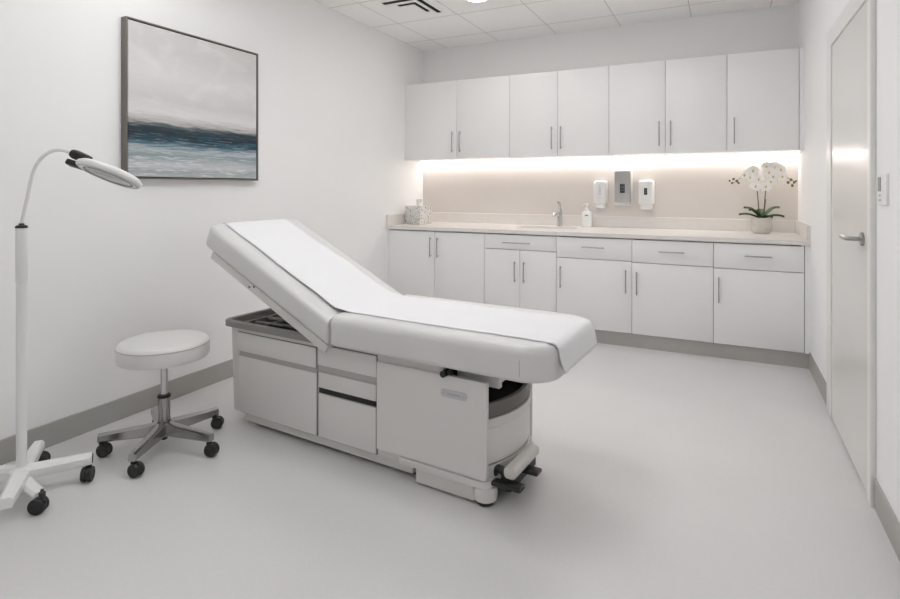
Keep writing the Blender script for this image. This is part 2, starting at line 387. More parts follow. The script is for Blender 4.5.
base_cab(-1.927, -1.268, 'narrow white base cabinet under the sink, one drawer over two doors', [(-1.927, -1.592), (-1.592, -1.268)], [[(-1.633, .446, .628)], [(-1.551, .446, .628)]], .727, (-1.742, -1.492, .788))
base_cab(-1.268, -.657, 'white base cabinet with handles at both door edges, right of the sink', [(-1.268, -.657)], [[(-1.229, .43, .614), (-.701, .43, .614)]], .683, (-1.05, -.868, .781))
base_cab(-.657, -.072, 'white base cabinet below the right-hand white dispenser, second from the right wall', [(-.657, -.072)], [[(-.619, .424, .606)]], .676, (-.455, -.272, .772))
base_cab(-.072, .504, 'white base cabinet below the orchid, nearest the right wall', [(-.072, .504)], [[(-.036, .416, .605)]], .671, (.133, .307, .771))
m = MB(); m.box(XL, -2.937, YD + .003, 4.60, .106, .864); m.make('trim_2', M['cab'], smooth=False)['kind'] = 'structure'
m = MB(); m.box(.506, XR, YD + .003, 4.60, .106, .864); m.make('trim_3', M['cab'], smooth=False)['kind'] = 'structure'

YU, ZB, ZT = 4.910, 1.546, 2.328
def wall_cab(x0, x1, label, doors, hand):
    cx = (x0 + x1) / 2; L = lambda x: x - cx
    t = thing('wall_cabinet', label, 'cabinet', (cx, YU, ZB), group='white wall cabinets')
    MB().box(L(x0) + .0008, L(x1) - .0008, .021, YB - YU - .004, 0.012, ZT - ZB).make('cabinet_box', M['cab'], t, smooth=False)
    for (a, b), h in zip(doors, hand):
        dd = slab('door', L(a), L(b), .006, ZT - ZB, 0, t)
        bar_handle(dd, (L(h), 0, 1.617 - ZB), (L(h), 0, 1.822 - ZB))
    return t
wall_cab(-2.937, -1.813, 'white two-door wall cabinet in the left corner, above the tissue box', [(-2.937, -2.366), (-2.366, -1.813)], [-2.405, -2.323])
wall_cab(-1.813, -.897, 'white two-door wall cabinet above the tap and soap bottle', [(-1.813, -1.352), (-1.352, -.897)], [-1.401, -1.318])
wall_cab(-.897, .020, 'white two-door wall cabinet above the grey dispenser', [(-.897, -.438), (-.438, .020)], [-.485, -.396])
wall_cab(.020, .508, 'white single-door wall cabinet above the orchid beside the right wall', [(.020, .508)], [.071])
MB().box(XL, -2.939, YU + .004, YB - .004, ZB + .006, ZT).make('trim_4', M['cab'], smooth=False)['kind'] = 'structure'
MB().box(.510, XR, YU + .004, YB - .004, ZB + .006, ZT).make('trim_5', M['cab'], smooth=False)['kind'] = 'structure'
ls = thing('under_cabinet_light', 'long thin light strip under the wall cabinets along the back wall', 'light', (-1.2125, YB - .045, ZB + .0115))
MB().box(-1.742, 1.742, -.016, .0455, -.008, .0005).make('light_channel', M['white'], ls, smooth=False)
MB().box(-1.738, 1.738, -.012, .016, -.0125, -.0082).make('diffuser', M['led'], ls, smooth=False)

# ------------------------------------------------------------------ worktop, sink, tap
YC = 4.557
SX0, SX1, SY0, SY1 = -1.75, -1.19, 4.83, 5.13
wt = thing('worktop', 'long cream stone worktop with upstands running wall to wall', 'worktop', (0, YC, .865))
m = MB(); Z1 = .035; q0, q1 = SY0 - YC, SY1 - YC
m.box(XL + .001, SX0 - .03, 0, YB - YC - .001, 0, Z1, .003, 1); m.box(SX1 + .03, XR - .001, 0, YB - YC - .001, 0, Z1, .003, 1)
m.box(SX0 - .03, SX1 + .03, 0, q0 - .03, 0, Z1, .003, 1); m.box(SX0 - .03, SX1 + .03, q1 + .03, YB - YC - .001, 0, Z1, .003, 1)
inner = rrect(SX0, SX1, q0, q1, .09, 8); ccx, ccy = (SX0 + SX1) / 2, (q0 + q1) / 2
hxw, hyw = (SX1 - SX0) / 2 + .03, (q1 - q0) / 2 + .03
outer = []
for (x, y) in inner:
    dx, dy = x - ccx, y - ccy; s = min(hxw / max(abs(dx), 1e-6), hyw / max(abs(dy), 1e-6)); outer.append((ccx + dx * s, ccy + dy * s))
m.loops([[(x, y, 0) for x, y in outer], [(x, y, Z1) for x, y in outer], [(x, y, Z1) for x, y in inner], [(x, y, 0) for x, y in inner]], False, False)
m.make('top_slab', M['stone'], wt, smooth=False)
MB().box(XL + .021, XR - .021, YB - YC - .021, YB - YC - .001, Z1, .137, .002, 1).make('upstand', M['stone'], wt)
MB().box(XL + .001, XL + .020, .012, YB - YC - .001, Z1, .137, .002, 1).make('upstand', M['stone'], wt)
MB().box(XR - .020, XR - .001, .012, YB - YC - .001, Z1, .137, .002, 1).make('upstand', M['stone'], wt)
sk = thing('sink', 'white undermount sink basin set into the worktop below the tap', 'sink', (ccx, SY0 + (SY1 - SY0) / 2, .72))
lp = []
for d_, z in ((.10, .004), (.05, .006), (.02, .03), (.004, .14), (.0, .1785), (-.02, .1785), (-.02, .174), (.0, .135), (.015, .02), (.05, .0), (.1, -.002)):
    a, b = (SX1 - SX0) / 2 - d_ + .003, (SY1 - SY0) / 2 - d_ + .003
    lp.append([(x, y, z - .0) for x, y in rrect(-a, a, -b, b, max(.09 - d_, .02), 8)])
lp = [[(x, y, min(z, .144)) for x, y, z in l] for l in lp]
MB().loops(lp).make('basin', M['white'], sk)
MB().lathe([(.0, .0075), (.03, .0075), (.034, .006), (.034, .004)], 24).make('drain', M['chrome'], sk)
tp = thing('tap', 'small chrome mixer tap standing behind the sink', 'tap', (-1.412, 5.205, .90))
tp.scale = (1.1, 1.1, 1.06)
m = MB(); m.lathe([(.028, 0), (.028, .006), (.0225, .010), (.0215, .10), (.021, .150), (.018, .157)], 24); m.make('tap_body', M['chrome'], tp)
m = MB(); m.tube([(0, -.005, .085), (-.008, -.04, .108), (-.016, -.08, .118), (-.020, -.10, .108), (-.021, -.103, .092)], .0135, 14, sub=5); m.make('spout', M['chrome'], tp)
m = MB(); m.tube([(0, 0, .155), (0, .004, .178), (-.002, -.002, .206), (-.006, -.03, .220)], lambda t: .013 - .005 * t, 12, sub=4); m.make('lever', M['chrome'], tp)

# ------------------------------------------------------------------ things on the worktop and the splash wall
tb = thing('tissue_box', 'white terrazzo patterned tissue box in the left corner of the worktop', 'tissue box', (-2.800, 4.915, .90), R(-10))
MB().box(-.096, .096, -.096, .096, 0.0005, .186, .003, 2).make('carton', M['terrazzo'], tb)
m = MB()
lp = []
for k, (sx, sy, z) in enumerate(((.034, .012, .183), (.022, .010, .200), (.024, .012, .218), (.034, .010, .234), (.040, .004, .246))):
    lp.append([((sx * math.cos(a) + (.006 if k > 2 else 0)), sy * math.sin(a) + .008 * math.sin(3 * a + k), z + .010 * math.sin(2 * a + k) * (k > 2)) for a in [2 * PI * i / 20 for i in range(20)]])
m.loops(lp).make('tissue', M['tissue'], tb)

sb = thing('soap_bottle', 'white pump soap bottle standing right of the tap', 'soap bottle', (-1.152, 5.205, .90), R(8))
sb.scale = (1.05, 1, 1.22)
lp = []
for d_, z in ((.004, 0.0005), (0, .005), (0, .105), (.006, .116), (.020, .124), (.026, .127)):
    lp.append([(x, y, z) for x, y in rrect(-.043 + d_, .043 - d_, -.026 + min(d_, .012), .026 - min(d_, .012), max(.016 - d_ * .3, .006), 5)])
MB().loops(lp).make('bottle', M['white'], sb)
MB().lathe([(.0145, .126), (.0155, .128), (.0155, .143), (.013, .146), (.006, .147), (.006, .168)], 20).make('collar', M['white'], sb)
m = MB(); m.lathe([(.010, .166), (.0115, .168), (.0115, .178), (.009, .181)], 18); m.tube([(0, 0, .174), (-.02, -.014, .175), (-.036, -.026, .168)], .0052, 10, sub=3); m.make('pump_head', M['white'], sb)
m = MB(); m.box(-.015, .011, -.0268, -.0255, .086, .094); m.make('label_print', M['mark'], sb, smooth=False)

def dispenser(label, x0, x1, z0, z1, dep, face, kind):
    cx = (x0 + x1) / 2; hw = (x1 - x0) / 2; hh = z1 - z0
    t = thing('dispenser', label, 'dispenser', (cx, YB - .0050, z0), group='dispensers on the back wall')
    if kind == 'grey':
        lp = []
        for d_, y in ((0, -.0005), (0, -dep * .55), (.002, -dep * .6)):
            lp.append([(x, y, z) for x, z in rrect(-hw + d_, hw - d_, d_, hh - d_, .012, 5)])
        MB().loops(lp).make('housing', M['white'], t)
        lp = []
        for d_, y in ((.004, -dep * .58), (.004, -dep + .006), (.008, -dep)):
            lp.append([(x, y, z) for x, z in rrect(-hw + d_, hw - d_, .028 + d_, hh - d_, .010, 5)])
        MB().loops(lp).make('front_cover', M['greypl'], t)
        wz0, wz1, ww = hh * .36, hh * .62, .022
    else:
        lp = []
        for d_, y in ((0, -.0005), (0, -dep * .4), (.003, -dep * .8), (.010, -dep * .97), (.014, -dep)):
            lp.append([(x, y, z) for x, z in rrect(-hw + d_, hw - d_, .036 + d_, hh - d_, .022, 6)])
        MB().loops(lp).make('front_cover', M['white'], t)
        lp = []
        for d_, y in ((.0, -.0005), (.0, -dep * .6), (.006, -dep * .72)):
            lp.append([(x, y, z) for x, z in rrect(-hw * .72 + d_, hw * .72 - d_, d_, .05, .010, 5)])
        MB().loops(lp).make('nozzle_tray', M['white'], t)
        wz0, wz1, ww = hh * .50, hh * .73, .014
    if face:
        lp = [[(x, y, z) for x, z in rrect(-ww + d_, ww - d_, wz0 + d_, wz1 - d_, .003, 3)] for d_, y in ((0, -dep + .002), (0, -dep - .001), (.001, -dep - .0018))]
        MB().loops(lp).make('display_window', M['screen'], t)
        for k in range(2): MB().box(-ww * .55, ww * .55, -dep - .0024, -dep - .0016, wz0 + (wz1 - wz0) * (.3 + .3 * k), wz0 + (wz1 - wz0) * (.36 + .3 * k)).make('display_mark', M['lcd'], t, smooth=False)
        if kind == 'grey':
            for z in (hh * .24, hh * .29): MB().lathe([(.003, 0), (.003, .0012)], 12, Matrix.Translation((0, -dep + .0002, z)) @ Matrix.Rotation(PI / 2, 4, 'X')).make('indicator', M['mark'], t)
            m = MB(); m.box(hw - .018, hw - .009, -dep * .6, -dep * .58 + .002, .012, .022); m.make('lock', M['mark'], t)
    else:
        for z, a in ((.83, .005), (.75, .010), (.70, .012), (.65, .012), (.60, .012), (.55, .012), (.50, .010), (.38, .004)): MB().box(-a, a, -dep - .0008, -dep + .001, hh * z - .003, hh * z + .003).make('label_mark', M['palemark'], t, smooth=False)
    return t
dispenser('white wall dispenser with faint printed label, left of the grey dispenser', -1.098, -.976, 1.077, 1.335, .085, False, 'white')
dispenser('tall grey-fronted wall dispenser with dark display window', -.908, -.757, 1.103, 1.428, .095, True, 'grey')
dispenser('white wall dispenser with small dark window, right of the grey dispenser', -.700, -.564, 1.072, 1.338, .085, True, 'white')

# orchid
OS = .92
oc = thing('potted_orchid', 'white orchid in a round beige pot at the right end of the worktop', 'plant', (.270, 5.12, .90))
oc.scale = (OS, OS, OS)
MB().lathe([(.058, .0005), (.066, .004), (.079, .030), (.084, .070), (.084, .105), (.081, .135), (.078, .139), (.075, .135), (.076, .112), (.02, .110)], 40).make('pot', M['pot'], oc)
MB().lathe([(.0, .112), (.04, .118), (.0755, .112)], 24, cap0=False, cap1=False).make('soil', M['soil'], oc)
def leaf(ang, ln, w, lift, droop):
    m = MB(); rows = []
    n = 12; w = w * 1.4; lift = lift * 1.0; droop = droop * .6
    for k in range(n + 1):
        t = k / n; r = .008 + ln * t; z = .132 + lift * math.sin(min(1, t * 1.1) * PI * .5) - droop * t * t
        ww = w * (math.sin(PI * min(1, .12 + t * .88)) ** .6) * (1 if t < .98 else .2)
        row = [(r, -ww, z + .010), (r, -ww * .5, z + .002), (r, 0, z - .004), (r, ww * .5, z + .002), (r, ww, z + .010)]
        low = [(x, y, zz - .003) for x, y, zz in reversed(row)]
        rows.append(row + low)
    m.loops(rows, mx=Matrix.Rotation(ang, 4, 'Z')); return m.make('leaf', M['leaf'], oc)
leaf(R(185), .17, .021, .05, .035); leaf(R(150), .15, .026, .095, .01); leaf(R(-150), .11, .023, .085, .02)
leaf(R(30), .16, .024, .10, .01); leaf(R(-5), .165, .021, .045, .045); leaf(R(-40), .10, .022, .04, .05); leaf(R(95), .10, .022, .08, .02)
def oz(z): return .11 + (z - .11) * 1.46
def flower(p, face, s=1.0, roll=0.0):
    s = s * 1.32
    q = Vector(face).normalized().to_track_quat('Z', 'Y').to_matrix().to_4x4()
    p = (p[0] * 1.12, p[1], oz(p[2])); mx = Matrix.Translation(p) @ q @ Matrix.Rotation(roll, 4, 'Z')
    m = MB()
    for k in range(5):
        a = 2 * PI * k / 5 + PI / 2; big = k in (1, 4)
        ln = (.036 if big else .034) * s; wd = (.024 if big else .015) * s
        rows = []
        for i in range(7):
            t = i / 6; ww = wd * math.sin(PI * (.10 + .86 * t)) ** .7; z = .004 + .008 * s * math.sin(PI * t) - .004 * t
            row = [(ln * t, -ww, z - .003), (ln * t, 0, z), (ln * t, ww, z - .003)]
            rows.append(row + [(x, y, zz - .0012) for x, y, zz in reversed(row)])
        m.loops(rows, mx=mx @ Matrix.Rotation(a, 4, 'Z'))
    o = m.make('flower', M['petal'], oc)
    l = MB(); l.sphere((0, 0, .008), .0058 * s, 10, (1, 1, 1.3), mx); l.sphere((0, -.007 * s, .009), .005 * s, 10, (1.2, 1, .7), mx); l.make('flower_lip', M['lip'], o)
stems = [([(-.012, .0, .11), (-.020, 0, .20), (-.030, -.002, .29), (-.045, -.01, .345), (-.085, -.02, .385), (-.13, -.025, .372), (-.175, -.03, .335)]),
         ([(.014, .0, .11), (.020, 0, .20), (.030, -.002, .30), (.048, -.01, .365), (.085, -.02, .405), (.125, -.028, .388), (.185, -.03, .345)])]
for s_ in stems: MB().tube([(x * (1.12 + max(0, abs(x) - .1) * 2.2), y, oz(z)) for x, y, z in s_], lambda t: .0042 - .0024 * t, 8, sub=6).make('flower_stem', M['stem'], oc)
for x in (-.024, .028):
    MB().tube([(x * .5, .006, .11), (x * .9 , .006, .22), (x * 1.15, .004, .30)], .0032, 8, sub=4).make('support_cane', M['stem'], oc)
for (x, y, z, fx, fy, s) in ((-.040, -.03, .318, -.2, -1, 1.05), (-.078, -.035, .372, -.3, -1, 1.05), (-.060, -.02, .41, .1, -1, 1.0), (-.115, -.04, .385, -.4, -1, 1.0), (-.022, -.03, .36, .2, -1, .95),
                             (.028, -.03, .315, .1, -1, 1.05), (.060, -.03, .345, .3, -1, 1.0), (.050, -.035, .40, -.1, -1, 1.1), (.090, -.035, .43, .2, -1, 1.1), (.075, -.04, .375, .1, -1, 1.0), (.125, -.04, .415, .5, -1, 1.0), (.135, -.04, .375, .4, -1, .9), (.035, -.025, .435, -.3, -1, .95)):
    flower((x, y, z), (fx, fy, .12), s, random.uniform(-.3, .3))
for (x, y, z, r) in ((-.148, -.03, .350, .008), (-.168, -.034, .362, .0075), (-.178, -.03, .338, .0065), (-.192, -.03, .352, .006), (-.138, -.03, .338, .007),
                     (.152, -.032, .340, .0085), (.168, -.034, .356, .008), (.186, -.03, .340, .0075), (.176, -.03, .322, .008), (.196, -.03, .348, .006)):
    MB().sphere((x * 1.30, y, oz(z)), r * 1.4, 10, (1, 1, 1.25)).make('bud', M['bud'], oc)

# thermostat on the right wall
th = thing('thermostat', 'white wall thermostat with grey screen right of the door', 'thermostat', (XR + .0008, 2.585, 1.203))
lp = [[(x, y, z) for y, z in rrect(-.066 + d_, .066 - d_, d_, .118 - d_, .008, 4)] for d_, x in ((0, 0), (0, -.007), (.002, -.010))]
MB().loops(lp).make('housing', M['white'], th)
MB().box(-.0115, -.009, .010, .052, .052, .106, .001, 1).make('screen', M['lcd'], th)
m = MB()
for y in (.02, .034): m.lathe([(.004, 0), (.004, .0025)], 12, Matrix.Translation((-.009, y, .036)) @ Matrix.Rotation(-PI / 2, 4, 'Y'))
m.box(-.0115, -.009, .014, .040, .014, .022); m.make('button', M['palemark'], th)

# ------------------------------------------------------------------ painting on the left wall
PY0, PY1, PZ0, PZ1 = 1.912, 2.866, 1.318, 2.206
PW, PH = PY1 - PY0, PZ1 - PZ0
pt = thing('painting', 'framed abstract seascape painting with dark blue band on the left wall', 'painting', (XL + .001, PY0, PZ0))
m = MB(); b_ = .008
m.box(0, .045, 0, b_, 0, PH, .001, 1); m.box(0, .045, PW - b_, PW, 0, PH, .001, 1); m.box(0, .045, b_, PW - b_, 0, b_, .001, 1); m.box(0, .045, b_, PW - b_, PH - b_, PH, .001, 1)
m.make('picture_frame', M['pframe'], pt)
MB().box(.002, .026, b_, PW - b_, b_, PH - b_).make('shadow_gap', M['pfillet'], pt, smooth=False)
g = .014
cv = MB().box(.0262, .040, g, PW - g, g, PH - g, .001, 1).make('canvas', sea_mat(PW, PH), pt)

# ------------------------------------------------------------------ castors
def caster(parent, x, y, ang, r=.030, ztop=.068, name='caster'):
    """swivel twin-wheel castor; ang is the rolling direction"""
    mx = Matrix.Translation((x, y, 0)) @ Matrix.Rotation(ang, 4, 'Z')
    off = -.014
    m = MB(); lp = []
    for yy in (-.0055, .0055):
        pts = [(off + (r * .98) * math.cos(a), yy, r + (r * .98) * math.sin(a)) for a in [R(-20 + 220 * i / 14) for i in range(15)]]
        lp.append(pts)
    m.loops(lp, mx=mx)
    m.lathe([(.012, r * 1.2), (.012, ztop), (.006, ztop + .004), (.006, ztop + .012)], 16, mx)
    o = m.make(name, M['black'], parent)
    wv = MB()
    for sgn in (-1, 1):
        wv.lathe([(r * .55, .006), (r * .95, .0062), (r, .009), (r, .017), (r * .93, .0205), (r * .55, .021), (r * .5, .0185), (r * .1, .0185)], 28,
                 mx @ Matrix.Translation((off, 0, r)) @ Matrix.Rotation(-sgn * PI / 2, 4, 'X'))
    wv.make('wheel', M['black'], o)
    return o

# ------------------------------------------------------------------ stool
st = thing('stool', 'round pale grey swivel stool on a five-star chrome base with black castors', 'stool', (-2.450, 1.796, 0))
m = MB(); m.lathe([(.0, .440), (.188, .440), (.199, .443), (.2045, .450), (.206, .464), (.206, .504), (.2035, .509), (.2045, .513), (.199, .522), (.186, .529), (.15, .532), (.0, .534)], 64)
m.make('seat', M['svinyl'], st)
MB().lathe([(.202, .5075), (.2062, .5085), (.2062, .5115), (.202, .5125)], 64, cap0=False, cap1=False).make('seat_piping', M['groove'], st)
MB().lathe([(.08, .433), (.08, .4398), (.0, .4398)], 28).make('seat_plate', M['black'], st)
MB().lathe([(.022, .415), (.026, .420), (.026, .4328)], 24).make('seat_boss', M['black'], st)
MB().lathe([(.0165, .255), (.0165, .416)], 24).make('gas_rod', M['chrome'], st)
MB().lathe([(.0275, .247), (.0305, .249), (.0305, .258), (.026, .262), (.0166, .263)], 24).make('collar', M['black'], st)
MB().lathe([(.0255, .10), (.0275, .104), (.0275, .2468), (.024, .2468)], 28).make('column', M['alu'], st)
MB().lathe([(.024, .058), (.030, .066), (.034, .085), (.034, .118), (.0285, .126)], 28).make('hub', M['alu'], st)
MB().lathe([(.012, .042), (.016, .046), (.016, .0578)], 18).make('column_foot', M['black'], st)
for k in range(5):
    a = R(9 + 72 * k); mx = Matrix.Rotation(a, 4, 'Z')
    m = MB(); lp = []
    for i in range(9):
        t = i / 8; x = .028 + .252 * t; w_ = .025 - .007 * t; zt = .130 - .026 * t ** .8; zb = .068 + .002 * t
        lp.append([(x, yy, zz) for yy, zz in ((-w_ * .8, zb), (w_ * .8, zb), (w_, zb + .006), (w_ * .9, zt - .005), (w_ * .45, zt), (-w_ * .45, zt), (-w_ * .9, zt - .005), (-w_, zb + .006))])
    m.loops(lp, mx=mx).make('leg', M['alu'], st)
for k, sw in zip(range(5), (195, 215, 230, 200, 190)):
    a = R(9 + 72 * k); caster(st, .266 * math.cos(a), .266 * math.sin(a), R(sw), .030, .066)

# ------------------------------------------------------------------ magnifier floor lamp; local x runs along the head
LA = R(26.398)
lm = thing('magnifier_lamp', 'white gooseneck magnifying lamp on a castor stand beside the left wall', 'lamp', (-2.602, 1.258, 0), LA)
MB().lathe([(.040, .066), (.044, .072), (.044, .104), (.034, .113), (.022, .116), (.0192, .122)], 28).make('hub', M['offwhite'], lm)
MB().lathe([(.0188, .118), (.0188, .886)], 24).make('pole', M['offwhite'], lm)
MB().lathe([(.0190, .875), (.0204, .878), (.0204, 1.099), (.0192, 1.102)], 28).make('sleeve', M['offwhite'], lm)
MB().lathe([(.0212, 1.1022), (.0218, 1.104), (.0218, 1.110), (.016, 1.114), (.010, 1.116), (.009, 1.122)], 24).make('collar', M['black'], lm)
MB().tube([(-.001, 0, 1.112), (.010, 0, 1.165), (.023, 0, 1.224), (.047, 0, 1.330), (.077, 0, 1.386), (.118, 0, 1.417), (.165, 0, 1.424), (.216, 0, 1.409)], .0068, 14, sub=8).make('gooseneck', M['offwhite'], lm)
for aw, ln, z0, z1, cast in ((57, .245, .066, .116, 1), (141, .27, .066, .116, 1), (208, .27, .066, .116, 1), (-37, .25, .064, .114, 0), (-9, .20, .050, .080, 1)):
    a = R(aw) - LA; mx = Matrix.Rotation(a, 4, 'Z'); m = MB(); lp = []
    for i in range(7):
        t = i / 6; x = .025 + (ln - .025) * t; w_ = .031 - .008 * t
        zt = z1 - .004 * t; zb = z0 + .006 * t
        lp.append([(x, yy, zz) for yy, zz in ((-w_ * .9, zb), (w_ * .9, zb), (w_, zb + .005), (w_, zt - .011), (w_ * .6, zt), (-w_ * .6, zt), (-w_, zt - .011), (-w_, zb + .005))])
    m.loops(lp, mx=mx).make('leg', M['offwhite'], lm)
    if cast and aw != -9:
        MB().box(ln + .0002, ln + .004, -.017, .017, z0 + .009, z1 - .008, .001, 1, mx=mx).make('end_cap', M['black'], lm)
    if cast:
        rr = ln - .012 if aw != -9 else ln + .020
        caster(lm, rr * math.cos(a), rr * math.sin(a), R(aw + (75 if aw != -9 else 40)) - LA, .031, .066 if aw != -9 else .080)
# head: ring housing, tilted down and towards the room
hc = Vector((.366, 0, 1.327)); e1 = Vector((.958, 0, -.287))
ph = R(19); nd = (Vector((-.287, 0, -.958)) * math.cos(ph) + Vector((0, -1, 0)) * math.sin(ph)).normalized()   # faces down
e1 = (e1 - nd * e1.dot(nd)).normalized(); e2 = (-nd).cross(e1)
hm = Matrix((( e1.x, e2.x, -nd.x, hc.x), (e1.y, e2.y, -nd.y, hc.y), (e1.z, e2.z, -nd.z, hc.z), (0, 0, 0, 1)))
hm = hm @ Matrix.Scale(.9, 4)
hd = MB().lathe([(.098, -.010), (.102, -.016), (.130, -.017), (.138, -.013), (.1415, -.004), (.139, .006), (.128, .014), (.120, .018), (.108, .018), (.100, .012), (.098, -.010)], 56, hm, False, False).make('lamp_head', M['offwhite'], lm)
MB().lathe([(.0975, -.004), (.0975, .002), (.05, .006), (.0, .0075)], 40, hm @ Matrix.Translation((0, 0, -.0)), cap0=True, cap1=False).make('magnifier_lens', M['lens'], hd)
MB().lathe([(.0995, -.0165), (.1015, -.0186), (.1045, -.0186), (.1065, -.0172)], 48, hm, False, False).make('lens_ring', M['mark'], hd)
MB().lathe([(.124, -.0174), (.126, -.0184), (.129, -.0184), (.1305, -.0172)], 48, hm, False, False).make('rim_seam', M['greypl'], hd)
m = MB()
m.box(-.198, -.124, -.024, .024, -.018, .008, .006, 2, hm)
jt = MB()
jt.tube([(.208, 0, 1.412), (.235, 0, 1.401), (.285, 0, 1.384)], lambda t: .010 + .010 * math.sin(PI * min(1, t * .7 + .2)), 14, sub=4)
m.make('tilt_block', M['black'], hd)
jt.box(-.158, -.015, -.017, .017, .010, .033, .008, 2, hm)
jt.make('swivel_joint', M['black'], lm)

# ------------------------------------------------------------------ examination table; local x head -> foot, y away from the room's near side
TH = R(-4.6)
et = thing('examination_table', 'pale grey padded medical examination table with raised backrest and cabinet base', 'examination table', (-2.311, 2.146, 0), TH)
W0 = .46
# cabinet body
bd = MB()
bd.loops([[(x, y, z) for x, y in rrect(x0, 1.27, .004, W0, (.05, .004, .004, .05), 6)] for x0, z in ((-.095, .072), (-.115, .52))])
body = bd.make('cabinet_body', M['tbody'], et)
sk_ = MB(); sk_.box(.0, 1.10, .022, W0 - .02, .022, .0722, .004, 1); sk_.make('plinth', M['tbody'], et)
MB().box(.06, 1.3, .06, W0 - .06, .0005, .0222).make('floor_glide', M['black'], et, smooth=False)
# side fronts
def front(name, x0, x1, z0, z1, y=-.004, m_='tpanel', parent=et):
    o = MB().box(x0, x1, y, .006, z0, z1, .003, 2).make(name, M[m_], parent)
    if y > -.01: MB().box(x0 - .0028, x1 + .0028, .0015, .0045, z0 - .0028, z1 + .0028).make('gap_shade', M['mark'], o, smooth=False)  # dark backing stands in for the shade in the gap round each front
    return o
front('top_panel', -.022, .548, .398, .496)
dr = front('drawer', -.012, .552, .074, .374)
MB().box(-.012, .552, .0005, .0045, .374, .396).make('finger_groove', M['groove'], dr, smooth=False)
MB().box(-.012, .552, -.0045, .0005, .3745, .379).make('groove_lip', M['groove'], dr, smooth=False)
dr = front('drawer', .566, .916, .310, .388)
MB().box(.566, .916, .0005, .0045, .388, .414).make('finger_groove', M['groove'], dr, smooth=False)
MB().box(.566, .916, -.0045, .0005, .384, .389).make('groove_lip', M['groove'], dr, smooth=False)
front('fascia', .562, .918, .416, .514)
dr = front('drawer', .566, .916, .074, .284)
MB().box(.566, .916, .0008, .0052, .284, .310).make('open_slot', M['dark'], dr, smooth=False)
MB().box(.566, .916, -.0045, .003, .2815, .2845).make('groove_lip', M['groove'], dr, smooth=False)
m = MB()
for x in (.557, .921): m.box(x - .0022, x + .0022, .0022, .0046, .074, .50)
m.make('panel_seam', M['trim'], et, smooth=False)
side = MB().loops([[(x, y, z) for x, z in rrect(.924, 1.474, .104, .494, (.004, .014, .006, .004), 4)] for y in (.012, -.004, -.007)]).make('side_panel', M['tpanel'], et)
bg = MB().loops([[(x, y, z) for x, z in rrect(1.262, 1.384, .405, .437, .012, 4)] for y in (-.0068, -.0095)]).make('badge', M['palemark'], side)
m = MB()
for x in (1.274, 1.372): m.lathe([(.003, 0), (.003, .001)], 10, Matrix.Translation((x, -.0095, .421)) @ Matrix.Rotation(PI / 2, 4, 'X'))
for k in range(7): m.box(1.295 + k * .009, 1.301 + k * .009, -.0102, -.0094, .417, .425)
m.make('badge_print', M['groove'], bg, smooth=False)
# lower foot plate and lip at the foot end
MB().loops([[(x, y, z) for x, y in rrect(1.05, 1.492, -.014, W0 + .01, (.006, .06, .06, .006), 6)] for z in (.074, .100)]).make('lower_lip', M['tpanel'], et)
MB().loops([[(x, y, z) for x, y in rrect(1.13, 1.415, -.004, W0, .01, 3)] for z in (.012, .0738)]).make('lower_skirt', M['tbody'], et)
for y in (.028, W0 - .03):
    m = MB(); m.lathe([(.040, .018), (.047, .022), (.049, .040), (.049, .060), (.044, .071), (.030, .0738)], 32, Matrix.Translation((1.452, y, 0)))
    o = m.make('caster_cover', M['tbody'], et)
    MB().lathe([(.032, .0005), (.034, .004), (.034, .0178)], 24, Matrix.Translation((1.452, y, 0))).make('caster_wheel', M['black'], o)
# bowed foot-end front
def bow(x0, amp, n=16, y0=.02, y1=W0 - .008):
    return [(x0 + amp * (1 - ((2 * k / n - 1) ** 2)), y0 + (y1 - y0) * k / n) for k in range(n + 1)]
def bowpanel(name, x0, amp, z0, z1, th, m_, parent=et):
    o_ = bow(x0, amp); i_ = [(x - th, y) for x, y in reversed(o_)]
    return MB().prism(o_ + i_, z0, z1, 'z').make(name, M[m_], parent, bevel=.003)
bowpanel('foot_fascia', 1.462, .062, .100, .150, .05, 'tbody')
dr = bowpanel('foot_drawer', 1.462, .058, .156, .300, .05, 'tpanel')
bowpanel('drawer_lip', 1.466, .062, .302, .338, .05, 'tbody', dr)
bowpanel('stirrup_tray', 1.462, .058, .342, .40, .02, 'trayd')
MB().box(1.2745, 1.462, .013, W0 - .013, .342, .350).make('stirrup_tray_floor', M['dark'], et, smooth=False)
MB().box(1.2705, 1.274, .015, W0 - .015, .10, .50).make('hollow_shade', M['dark'], et, smooth=False)  # near-black plate puts the shade of the open foot end into colour
MB().box(.924, 1.474, W0 - .012, W0 + .006, .104, .50, .004, 1).make('far_side_panel', M['tpanel'], et)
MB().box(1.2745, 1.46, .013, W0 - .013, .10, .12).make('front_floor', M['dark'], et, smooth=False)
MB().box(1.462, 1.474, W0 - .016, W0, .10, .52, .003, 1).make('corner_post', M['tbody'], et)
m = MB(); m.box(1.30, 1.50, .06, .085, .455, .518, .004, 1); m.box(1.455, 1.485, .085, .28, .462, .49, .004, 1); m.make('stirrup_arm', M['tbody'], et)
# foot pedals and step bar
m = MB(); m.loops([[(1.552 + x, y, .138 + z) for x, z in rrect(-.026, .027, -.024, .022, .018, 5)] for y in (.040, .285)], mx=None)
m.make('step_bar', M['tbody'], et, bevel=.004)
def pedal(y, x1):
    m = MB(); m.box(1.48, 1.56, y - .02, y + .02, .082, .100, .004, 1); m.box(1.54, x1, y - .028, y + .028, .088, .104, .006, 2)
    return m.make('foot_pedal', M['black'], et)
pedal(.035, 1.612); pedal(.185, 1.622)
m = MB(); m.tube([(1.45, .07, .07), (1.485, .065, .128), (1.52, .06, .125), (1.545, .055, .08)], .017, 10, sub=4); m.box(1.42, 1.535, .09, .36, .030, .098, .006, 1); m.make('pedal_bracket', M['black'], et)
